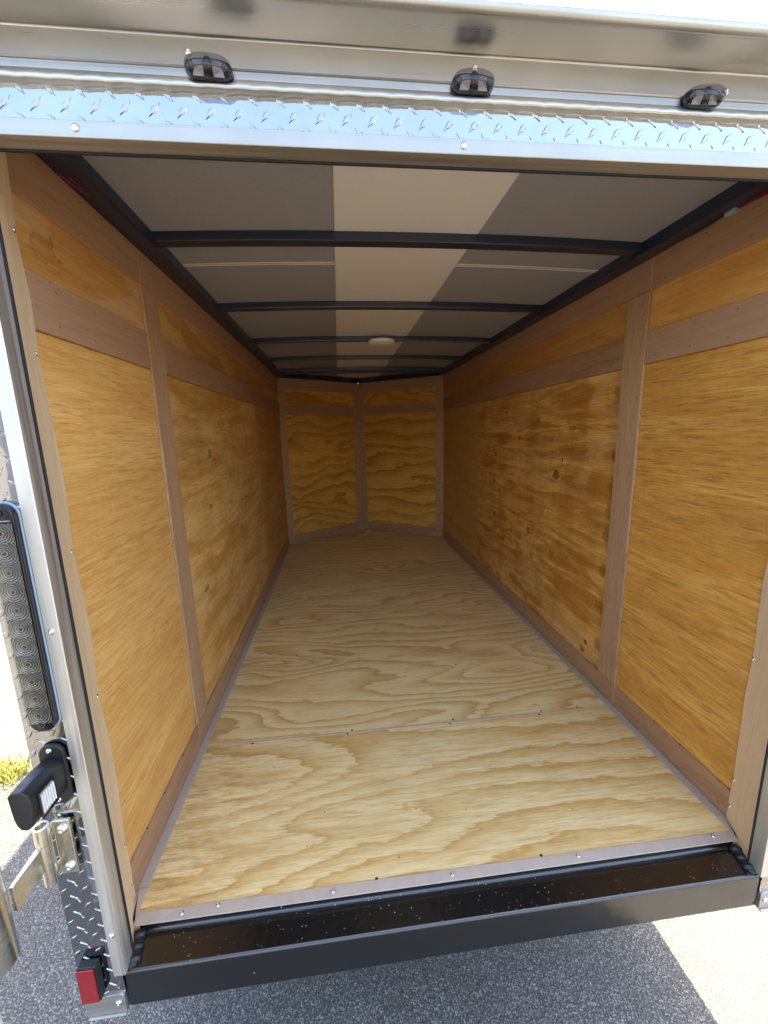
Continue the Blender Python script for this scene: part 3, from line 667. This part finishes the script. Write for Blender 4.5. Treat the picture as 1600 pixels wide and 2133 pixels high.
def tread_bm(cells, x0, x1, z0, z1, y):
    """Plate in the x-z plane facing -y with raised diamonds; treads cut off at its edges."""
    bm = bmesh.new(); bt = bmesh.new()
    for (cx, cz, ang) in cells:
        ca, sa = math.cos(ang), math.sin(ang)
        L, wd = 0.0118, 0.0040
        prof = [(1, 0), (0.55, 0.34), (0.22, 0.92), (-0.05, 1.0), (-0.45, 0.55), (-1, 0), (-0.55, -0.34), (-0.22, -0.92), (0.05, -1.0), (0.45, -0.55)]
        lo, hi = [], []
        for (a, b_) in prof:
            px, pz = a * L, b_ * wd
            lo.append(bt.verts.new((cx + px * ca - pz * sa, y, cz + px * sa + pz * ca)))
            px, pz = a * L * 0.88, b_ * wd * 0.66
            hi.append(bt.verts.new((cx + px * ca - pz * sa, y - 0.0012, cz + px * sa + pz * ca)))
        n = len(prof)
        for k in range(n): bt.faces.new((lo[k], lo[(k + 1) % n], hi[(k + 1) % n], hi[k]))
        c = bt.verts.new((cx, y - 0.00125, cz))
        for k in range(n): bt.faces.new((hi[k], hi[(k + 1) % n], c))
    for co, no in (((x0, 0, 0), (-1, 0, 0)), ((x1, 0, 0), (1, 0, 0)), ((0, 0, z0), (0, 0, -1)), ((0, 0, z1), (0, 0, 1))):
        bmesh.ops.bisect_plane(bt, geom=bt.verts[:] + bt.edges[:] + bt.faces[:], plane_co=co, plane_no=no, clear_outer=True)
    me = bpy.data.meshes.new('tmp'); bt.to_mesh(me); bt.free()
    add_box(bm, (x0, y + 0.00005, z0), (x1, y + 0.003, z1))
    bmesh.ops.recalc_face_normals(bm, faces=bm.faces)
    bm.from_mesh(me); bpy.data.meshes.remove(me)
    return bm
def lattice(x0, x1, z0, z1, ox, oz, P=0.0357, Q=0.0357):
    out = []; i0 = int((x0 - ox) / P) - 2; i1 = int((x1 - ox) / P) + 2; j0 = int((z0 - oz) / Q) - 2; j1 = int((z1 - oz) / Q) + 2
    for i in range(i0, i1 + 1):
        for j in range(j0, j1 + 1):
            out.append((ox + i * P, oz + j * Q, R(48)))
            out.append((ox + (i + 0.5) * P, oz + (j + 0.5) * Q, R(-48 + 180)))
    return out
def plate(name, x0, x1, z0, z1, ox, oz, flip=False, **kw):
    bm = tread_bm(lattice(x0, x1, z0, z1, ox, oz), x0, x1, z0, z1, YP)
    me = bpy.data.meshes.new(name); bm.to_mesh(me); bm.free(); me.materials.append(M_TREAD)
    o = bpy.data.objects.new(name, me)
    for k, v in kw.items(): o[k] = v
    return finish(o, frame_o)
plate('tread_plate', -XO, 0.0395, -0.062, 1.4243, 0.004, 0.012)
plate('tread_plate', W - 0.0395, W + XO, -0.062, 1.4243, W - 0.004, 0.012)
plate('tread_plate', 0.0396, W - 0.0396, 1.372, 1.4243, 0.135, 1.4035)
# outer corner returns of the plate
frame_part('corner_return', box((-XO - 0.0012, YP, -0.062), (-XO, 0.10, 1.47)), M_TREAD)
frame_part('corner_return', box((W + XO, YP, -0.062), (W + XO + 0.0012, 0.10, 1.47)), M_TREAD)
# aluminium angle: face 4 mm proud of the plate, return going in
def angle_up(left):
    f = (lambda x: x) if left else (lambda x: W - x)
    pts = [(f(0.0255), YP - 0.001), (f(0.0262), YP - 0.0040), (f(0.0468), YP - 0.0040), (f(0.0478), YP - 0.0030), (f(0.0478), 0.0420), (f(0.0462), 0.0420), (f(0.0462), YP - 0.001)]
    zt = 1.3655
    o = frame_part('angle_trim', prism(pts, -0.0135, zt, 'z'), M_ALUZ, bevel=0.0005)
    s = [(f(0.0478), 0.0425), (f(0.0508), 0.0428), (f(0.0508), 0.0450), (f(0.0430), 0.0450), (f(0.0430), 0.0425)]
    frame_part('rubber_seal', prism(s, -0.0135, 1.372, 'z'), M_RUB)
    return o
angle_up(True); angle_up(False)
pts = [(YP - 0.001, 1.3860), (YP - 0.0040, 1.3852), (YP - 0.0040, 1.3668), (YP - 0.0030, 1.3660), (0.0420, 1.3660), (0.0420, 1.3676), (YP - 0.001, 1.3676)]
frame_part('angle_trim', prism(pts, 0.0260, W - 0.0260, 'x'), M_ALU, bevel=0.0005)
frame_part('rubber_seal', prism([(0.0425, 1.3660), (0.0430, 1.3640), (0.0465, 1.3640), (0.0465, 1.372), (0.0425, 1.372)], 0.0480, W - 0.0480, 'x'), M_RUB)
for z in (0.084, 0.6918, 1.25):
    screw(frame_o, (0.0362, YP - 0.0040, z), (0, -1, 0), 1.0); screw(frame_o, (W - 0.0362, YP - 0.0040, z), (0, -1, 0), 1.0)
for x in (0.05 + 0.6407, 0.18, 1.24):
    screw(frame_o, (x, YP - 0.0040, 1.3765), (0, -1, 0), 1.0)
# foot brackets
for left in (True, False):
    f = (lambda x: x) if left else (lambda x: W - x)
    pts = pill(0.0015, -0.085, 0.0360, 0.0255, 0.008, 4)
    bm = prism([(f(p[0]), p[1]) for p in pts], YP - 0.0035, YP + 0.02, 'y')
    br = obj('foot_bracket', bm, M_ALU, trailer, bevel=0.0012)
    bm = prism([(f(a), b_) for a, b_ in ((-0.030, -0.1085), (0.0370, -0.1085), (0.0370, -0.1035), (-0.030, -0.1035))], YP - 0.0085, YP - 0.003, 'y')
    obj('lip', bm, M_ALU, br, bevel=0.002)
    screw(br, (f(0.026), YP - 0.0035, -0.079), (0, -1, 0), 1.25)

# ---- header hood above the door: bent lip, lamp fascia, eave
HM = Matrix.Translation((0, 0.0095, 0.0068))
def sheet(prof, x0, x1, mat, name, parent, smooth=False, thick=0.0016, **kw):
    bm = bmesh.new()
    A = [bm.verts.new((x0, p[0], p[1])) for p in prof]; B = [bm.verts.new((x1, p[0], p[1])) for p in prof]
    for k in range(len(prof) - 1): bm.faces.new((A[k], A[k + 1], B[k + 1], B[k]))
    o = obj(name, bm, mat, parent, smooth, **kw)
    md = o.modifiers.new('s', 'SOLIDIFY'); md.thickness = thick; md.offset = 0
    return o
X0, X1 = -XO, W + XO
bm = bmesh.new(); prof = [(0.0195, 1.4225), (0.0185, 1.4240), (0.0160, 1.4250), (0.0125, 1.4254), (0.0098, 1.4257), (0.0085, 1.4265), (0.0080, 1.4280), (0.0085, 1.4342), (0.0099, 1.4356)]
prev = None; n = 330
for k in range(n + 1):
    x = X0 + (X1 - X0) * k / n; ph = (x - 0.142) / 0.0357 % 1.0
    w_ = math.exp(-((ph - 0.5) / 0.16) ** 2)
    row = []
    for j, (y_, z_) in enumerate(prof):
        a_ = (0, 0.2, 1, 0.9, 0.7, 0.6, 0.2, 0, 0)[j] * w_
        row.append(bm.verts.new((x + 0.004 * (0.009 - y_) / 0.01 * 0, y_ - 0.0007 * a_, z_ - 0.0011 * a_)))
    if prev:
        for j in range(len(prof) - 1): bm.faces.new((prev[j], prev[j + 1], row[j + 1], row[j]))
    prev = row
hood = obj('rear_hood', bm, M_HOOD, trailer, True, label='bare aluminium hood with three smoked marker lights above the door opening')
md = hood.modifiers.new('s', 'SOLIDIFY'); md.thickness = 0.0014; md.offset = 0
sheet([(0.0010, 1.4286), (0.0008, 1.4395)], X0, X1, M_HOOD, 'fascia', hood, mw=HM)
sheet([(-0.0005, 1.4392), (-0.0022, 1.4400), (-0.0022, 1.4690), (-0.0028, 1.4704), (-0.0040, 1.4712)], X0, X1, M_HOOD, 'fascia', hood, mw=HM)
sheet([(-0.0040, 1.4712), (-0.0070, 1.4718), (-0.0560, 1.4690), (-0.0600, 1.4700), (-0.0630, 1.4735), (-0.0635, 1.4790), (-0.058, 1.4850), (0.02, 1.535), (0.05, 1.562)], X0, X1, M_HOOD, 'eave', hood, True, mw=HM)
sheet([(-0.0600, 1.4680), (-0.0660, 1.4710), (-0.0672, 1.4770)], X0, X1, M_ALU, 'drip_edge', hood, True, thick=0.0012, mw=HM)

# ---- marker lights
def marker(x, rot, sx, sz, dz=0.0):
    zb, z1 = 1.4306 + dz, 1.4546 + dz
    yb_ = 0.0060
    mw = Matrix.Translation((x, yb_, (zb + z1) / 2)) @ Matrix.Rotation(rot, 4, 'Z')
    def P(name, bm, mat, parent, smooth=False, bevel=0.0):
        return obj(name, bm, mat, parent, smooth, mw=mw, bevel=bevel)
    hw, hh = 0.0290, 0.0122
    def outline(k, n=40):
        o_ = []
        for i in range(n):
            a = 2 * math.pi * i / n
            c, s = math.cos(a), math.sin(a)
            px = math.copysign(abs(c) ** 0.75, c) * hw * k; pz = math.copysign(abs(s) ** 0.75, s) * hh * k
            if pz < -hh * 0.86 * k: pz = -hh * 0.86 * k
            o_.append((px, pz))
        return o_
    lt = P('marker_light', prism(outline(1.0), -0.0040, 0.0, 'y'), M_DARKG, trailer, bevel=0.001)
    # reflector facets, bulb, mounting bosses
    bm = bmesh.new()
    for s in (1, -1):
        for (a, b_, d) in (((0.006, 0.009), (0.0185, 0.0075), 0.0115), ((0.006, -0.0085), (0.019, -0.0085), 0.0095)):
            v = [bm.verts.new(p) for p in ((s * a[0], -0.004, a[1]), (s * b_[0], -0.004, b_[1]), (s * 0.0175, -0.006, 0.0), (s * 0.005, -d, 0.0))]
            bm.faces.new(v)
    o = P('reflector', bm, M_SMOKE, lt)
    o.modifiers.new('s', 'SOLIDIFY').thickness = 0.001
    bm = bmesh.new(); q = bmesh.ops.create_icosphere(bm, subdivisions=3, radius=1)
    bmesh.ops.transform(bm, matrix=Matrix.Translation((0, -0.0085, 0.0015)) @ Matrix.Diagonal((0.0062, 0.0065, 0.0085, 1)), verts=q['verts'])
    P('bulb', bm, M_DARKG, lt, True)
    for s in (1, -1):
        bm = lathe([(0.0046, 0), (0.0042, 0.009), (0.0020, 0.0095), (0.0012, 0.0065), (0, 0.006)], 14)
        bm.transform(Matrix.Translation((s * 0.0212, -0.003, -0.001)) @ Matrix.Rotation(R(90), 4, 'X'))
        P('screw_boss', bm, M_DARKG, lt, True)
    # clear smoked dome
    bm = bmesh.new(); prev = None
    for k, d in ((1.0, 0.0040), (0.97, 0.0090), (0.90, 0.0130), (0.76, 0.0160), (0.5, 0.0178), (0.2, 0.0182)):
        ring = [bm.verts.new((p[0], -d, p[1] - (1 - k) * 0.002)) for p in outline(k)]
        if prev:
            for i in range(len(ring)): bm.faces.new((prev[i], prev[(i + 1) % len(ring)], ring[(i + 1) % len(ring)], ring[i]))
        prev = ring
    bm.faces.new(prev)
    P('lens', bm, M_CLEAR, lt, True)
    # small bright bolt beside the lamp
    o = screw(lt, (x + sx, 0.0065, sz + 0.0068), (0.1, -1, 0.0), 0.85)
    return lt
for args in ((0.3545, 0.03, -0.0235, 1.4530, -0.0022), (0.6990, 0.0, 0.0035, 1.4560), (1.0400, -0.06, 0.0370, 1.4480)):
    marker(*args)

# ---- tail light: smoked bar with eleven ringed LED optics
LHW = 0.0172
zA, zB = 0.5250, 0.8970
xc = 0.0030; ys = YP - 0.0015
tl = obj('tail_light', prism(pill(xc, (zA + zB) / 2, 0.0200, (zB - zA) / 2, 0.0190, 6), ys, ys - 0.0128, 'y'), M_DARKG, trailer, bevel=0.002, label='long smoked tail light bar with ringed round optics')
# translucent mounting flange
obj('flange', prism(pill(xc, (zA + zB) / 2, 0.0222, (zB - zA) / 2 + 0.003, 0.0210, 6), ys + 0.001, ys - 0.0035, 'y'), M_CONN, tl, bevel=0.001)
led_prof = [(0.0, 0.0026), (0.0030, 0.0026)]
for k in range(6):
    r0 = 0.0030 + k * 0.0036
    led_prof += [(r0 + 0.0016, 0.0027 - k * 0.0001), (r0 + 0.0036, 0.0019 - k * 0.0001)]
bm = lathe(led_prof, 36, False)
for f_ in bm.faces:
    c_ = f_.calc_center_median(); rr = (math.hypot(c_.x, c_.y) - 0.0030) / 0.0036
    f_.material_index = 1 if (rr % 1.0) < 0.5 and rr > 0 else 0
for co, no in (((LHW, 0, 0), (1, 0, 0)), ((-LHW, 0, 0), (-1, 0, 0)), ((0, 0.0146, 0), (0, 1, 0)), ((0, -0.0146, 0), (0, -1, 0))):
    bmesh.ops.bisect_plane(bm, geom=bm.verts[:] + bm.edges[:] + bm.faces[:], plane_co=co, plane_no=no, clear_outer=True)
led_me = mesh_from_bm('led_optic', bm, [M_LEDD, M_LED])
chip_me = mesh_from_bm('led_chip', lathe([(0.0030, 0.0), (0.0028, 0.0022), (0.0, 0.0032)], 14), M_LEDC, True)
face_y = ys - 0.0130
for k in range(11):
    z = 0.5566 + k * 0.0297
    mw = Matrix.Translation((xc, face_y, z)) @ Matrix.Rotation(R(90), 4, 'X')
    finish(bpy.data.objects.new('led_optic', led_me), tl, mw)
    finish(bpy.data.objects.new('led_chip', chip_me), tl, mw)
bm = prism(pill(xc, 0.7051, 0.0180, 0.1650, 0.002, 2), face_y - 0.0042, face_y - 0.0036, 'y')
obj('lens', bm, M_LENS, tl)
for z in (zA + 0.0135, zB - 0.0135):
    o = obj('screw_well', lathe([(0.0055, 0.0), (0.0055, 0.002), (0.0042, 0.002), (0.0038, 0.0008), (0.0018, 0.0008), (0.0, 0.0016)], 16), M_DARKG, tl, True, mw=Matrix.Translation((xc, face_y, z)) @ Matrix.Rotation(R(90), 4, 'X'))
    obj('end_facet', box((xc - 0.0155, face_y - 0.0012, z - 0.012 if z < 0.7 else z - 0.0125), (xc + 0.0145, face_y, z - 0.0108 if z < 0.7 else z - 0.0105)), M_SMOKE, tl)

# ---- licence plate light
lb = obj('licence_light', prism(pill(0.0015, 0.4385, 0.0195, 0.0560, 0.0170, 6), YP - 0.0015, YP - 0.0085, 'y'), M_BPLAS, trailer, bevel=0.002, label='black licence plate light hooded over a small clear lens')
# hooded body: D-shaped sections from the base out to the end cap
secs = []
for (y, xl, xr, zl, zh) in ((YP - 0.008, -0.0165, 0.0185, 0.402, 0.4700), (-0.018, -0.0160, 0.0180, 0.405, 0.4745), (-0.045, -0.0150, 0.0175, 0.408, 0.4760), (-0.064, -0.0130, 0.0165, 0.410, 0.4760)):
    c = 0.006
    sec = [(xl, y, zh - 0.005), (xl + c, y, zh), (xr - c * 1.6, y, zh), (xr - 0.001, y, zh - c * 1.3)]
    for k_ in range(9):
        a_ = R(8 - k_ * 23.5); cx_, rz_ = (xl + xr) / 2 + 0.001, (zh - zl) * 0.62
        sec.append((cx_ + (xr - xl) / 2 * math.copysign(abs(math.cos(a_)) ** 0.7, math.cos(a_)), y, zl + rz_ + rz_ * math.sin(a_)))
    secs.append(sec)
bm = bmesh.new(); prev = None
for s_ in secs:
    ring = [bm.verts.new(p) for p in s_]
    if prev:
        for k in range(len(ring)): bm.faces.new((prev[k], prev[(k + 1) % len(ring)], ring[(k + 1) % len(ring)], ring[k]))
    else: bm.faces.new(ring)
    prev = ring
bm.faces.new(prev)
obj('hood', bm, M_BPLAS, lb, bevel=0.0022, seg=3)
bm = box((0.0150, -0.0490, 0.4215), (0.0205, -0.0190, 0.4560))
obj('lens', bm, simple('licence_lens', (0.55, 0.54, 0.52), 0.12, 0.2, nscale=90, namt=0.35), lb, bevel=0.0022)
bm = bmesh.new()
for k in range(6): add_box(bm, (0.0203, -0.0480 + k * 0.005, 0.4235), (0.0212, -0.0455 + k * 0.005, 0.4540))
obj('lens_rib', bm, M_WHITE, lb)
bm = bmesh.new()
for (a, b_) in (((0.0182, -0.0520, 0.4185), (0.0212, -0.0495, 0.4590)), ((0.0182, -0.0185, 0.4185), (0.0212, -0.0160, 0.4590)), ((0.0182, -0.0520, 0.4590), (0.0212, -0.0160, 0.4615)), ((0.0182, -0.0520, 0.4160), (0.0212, -0.0160, 0.4185))):
    add_box(bm, a, b_)
obj('lens_frame', bm, M_DARKG, lb, bevel=0.0008)
for z in (0.4855, 0.3915):
    screw(lb, (0.0000, YP - 0.0085, z), (0, -1, 0), 0.9)

# ---- strap hinge
hg = obj('hinge', prism([(-0.0175, 0.2425), (0.0092, 0.2425), (0.0092, 0.3510), (-0.0175, 0.3510)], YP - 0.0045, YP - 0.0105, 'y'), M_ZINC, trailer, bevel=0.0012, label='zinc-plated door hinge with a plated pin')
bm = bmesh.new()
kx, ky, kr = -0.0245, -0.0065, 0.0112
def cyl_z(bm, x, y, z0, z1, r0, r1=None, seg=28):
    add_tube(bm, [(x, y, z0), (x, y, z1)], [r0, r1 or r0], seg)
def pipe(z0, z1, ro, ri, seg=28):
    bm = bmesh.new(); prof = [(ro, z0), (ro, z1), (ri, z1), (ri, z1 - 0.012), (0.0, z1 - 0.012)]
    b2 = lathe(prof, seg); return b2
obj('knuckle', pipe(0.3265, 0.3585, kr, kr * 0.70), M_ZINC, hg, True, mw=Matrix.Translation((kx, ky, 0))).modifiers.new('e', 'EDGE_SPLIT').split_angle = R(40)
obj('knuckle', pipe(0.2735, 0.3255, kr * 0.97, kr * 0.60), M_ZINC, hg, True, mw=Matrix.Translation((kx, ky, 0))).modifiers.new('e', 'EDGE_SPLIT').split_angle = R(40)
obj('knuckle', pipe(0.2455, 0.2725, kr * 0.92, kr * 0.60), M_ZINC, hg, True, mw=Matrix.Translation((kx, ky, 0))).modifiers.new('e', 'EDGE_SPLIT').split_angle = R(40)
# webs between leaf and knuckle
obj('web', prism([(-0.0170, YP - 0.0050), (-0.0170, YP - 0.0100), (kx + 0.004, ky - 0.0095), (kx - 0.004, ky - 0.0060), (kx, ky + 0.008)], 0.3268, 0.3510, 'z'), M_ZINC, hg, bevel=0.0008)
obj('web', prism([(-0.0170, YP - 0.0050), (-0.0170, YP - 0.0100), (kx + 0.004, ky - 0.0085), (kx - 0.004, ky - 0.0055), (kx, ky + 0.008)], 0.2475, 0.2720, 'z'), M_ZINC, hg, bevel=0.0008)
# arm reaching to the door strap
obj('arm', prism([(kx - 0.0080, ky - 0.002), (kx + 0.0015, ky - 0.0098), (-0.0240, -0.0740), (-0.0300, -0.0745)][::-1], 0.2800, 0.3240, 'z'), M_ZINC, hg, bevel=0.0008)
# raised cast mark on the knuckle: small plain lozenge bars
bm = bmesh.new()
for k in range(4):
    a0 = R(-112 + k * 4)
    p = (kx + math.cos(a0) * kr * 0.975, ky + math.sin(a0) * kr * 0.975, 0.3180 - k * 0.0085)
    add_tube(bm, [(p[0], p[1], p[2]), (p[0] + 0.0008, p[1] - 0.0002, p[2] - 0.006)], 0.0006, 5)
obj('cast_mark', bm, M_ZINC, hg)
for x, z in ((-0.0030, 0.3345), (-0.0026, 0.2575)):
    screw(hg, (x, YP - 0.0105, z), (0, -1, 0), 1.75)

# ---- reflector
rf = obj('reflector', box((-0.0275, 0.0015, -0.0470), (0.0065, YP - 0.0012, 0.0345)), M_BPLAS, trailer, bevel=0.002, label='red rectangular reflector in a black holder')
obj('lens', box((-0.0262, -0.0015, -0.0455), (0.0045, 0.0014, 0.0325)), M_RED, rf, bevel=0.0022)

# ---- the door, swung open towards the left of the viewer: strap round its hinge edge, then the panel
SC = Vector((-0.0520, -0.0930, 0))
dd = Vector((-0.30, -0.954, 0)); dn = Vector((dd.y, -dd.x, 0))
dmw = Matrix(((dd.x, -dd.y, 0, SC.x), (dd.y, dd.x, 0, SC.y), (0, 0, 1, 0), (0, 0, 0, 1)))
door = obj('door', box((0.02, -0.020, -0.005), (1.34, 0.020, 1.355)), M_TIN, trailer, mw=dmw, bevel=0.003, label='rear door swung open towards the viewer, only its hinge strap in view')
bm = bmesh.new(); cyl_z(bm, -0.0520, -0.0930, 0.2130, 0.62, 0.0265, seg=40)
ds = obj('door_strap', bm, M_ZINC, door, True); ds.modifiers.new('e', 'EDGE_SPLIT').split_angle = R(40)

# ---- wheels and frame under the body (carry it on the ground)
fr = obj('chassis', box((0.20, 0.20, -0.19), (0.25, YF, -0.1055)), M_BLACK, trailer)
obj('rail', box((W - 0.25, 0.20, -0.19), (W - 0.20, YF, -0.1055)), M_BLACK, fr)
for sx in (-1, 1):
    xw = -XO - 0.005 if sx < 0 else W + XO + 0.005
    mw = Matrix.Translation((xw + sx * 0.01, 1.75, ZG + 0.30)) @ Matrix.Rotation(R(90) * sx, 4, 'Y')
    wh = obj('wheel', lathe([(0.19, -0.005), (0.27, 0.0), (0.298, 0.02), (0.30, 0.08), (0.298, 0.14), (0.27, 0.16), (0.19, 0.165)], 40), M_TYRE, trailer, True, mw=mw)
    obj('rim', lathe([(0.0, 0.13), (0.06, 0.13), (0.08, 0.10), (0.16, 0.09), (0.185, 0.155), (0.195, 0.166)], 32, False), M_ALU, wh, True, mw=mw)

# ------------------------------------------------------------------ grass tuft on the left
m, nt, b = new_mat('yellow_green_grass')
oi = nd(nt, 'ShaderNodeObjectInfo'); geo = nd(nt, 'ShaderNodeNewGeometry')
lk(nt, ramp(nt, geo.outputs['Random Per Island'], [(0.0, (0.15, 0.17, 0.02)), (0.6, (0.26, 0.25, 0.03)), (1.0, (0.32, 0.27, 0.05))]), b.inputs['Base Color'])
b.inputs['Roughness'].default_value = 0.6
bm = bmesh.new(); rg = random.Random(3)
for k in range(420):
    f = rg.random()
    x = -1.10 + 0.16 * f + rg.gauss(0, 0.02); y = 1.10 - 0.03 * f + rg.gauss(0, 0.035)
    hgt = rg.uniform(0.02, 0.055); a = rg.random() * 6.28; ln = rg.uniform(0.01, 0.04)
    dx, dy = math.cos(a) * ln, math.sin(a) * ln; wx, wy = -math.sin(a) * 0.0014, math.cos(a) * 0.0014
    v = [bm.verts.new(p) for p in ((x - wx, y - wy, ZG), (x + wx, y + wy, ZG), (x + dx * .5 + wx * .8, y + dy * .5 + wy * .8, ZG + hgt * .7), (x + dx * .5 - wx * .8, y + dy * .5 - wy * .8, ZG + hgt * .7), (x + dx, y + dy, ZG + hgt))]
    bm.faces.new((v[0], v[1], v[2], v[3])); bm.faces.new((v[3], v[2], v[4]))
me = bpy.data.meshes.new('grass'); bm.to_mesh(me); bm.free(); me.materials.append(m)
go = bpy.data.objects.new('grass', me); go['kind'] = 'stuff'; go['label'] = 'small yellow-green grass tuft on the sunlit asphalt'; go['category'] = 'grass'
finish(go)
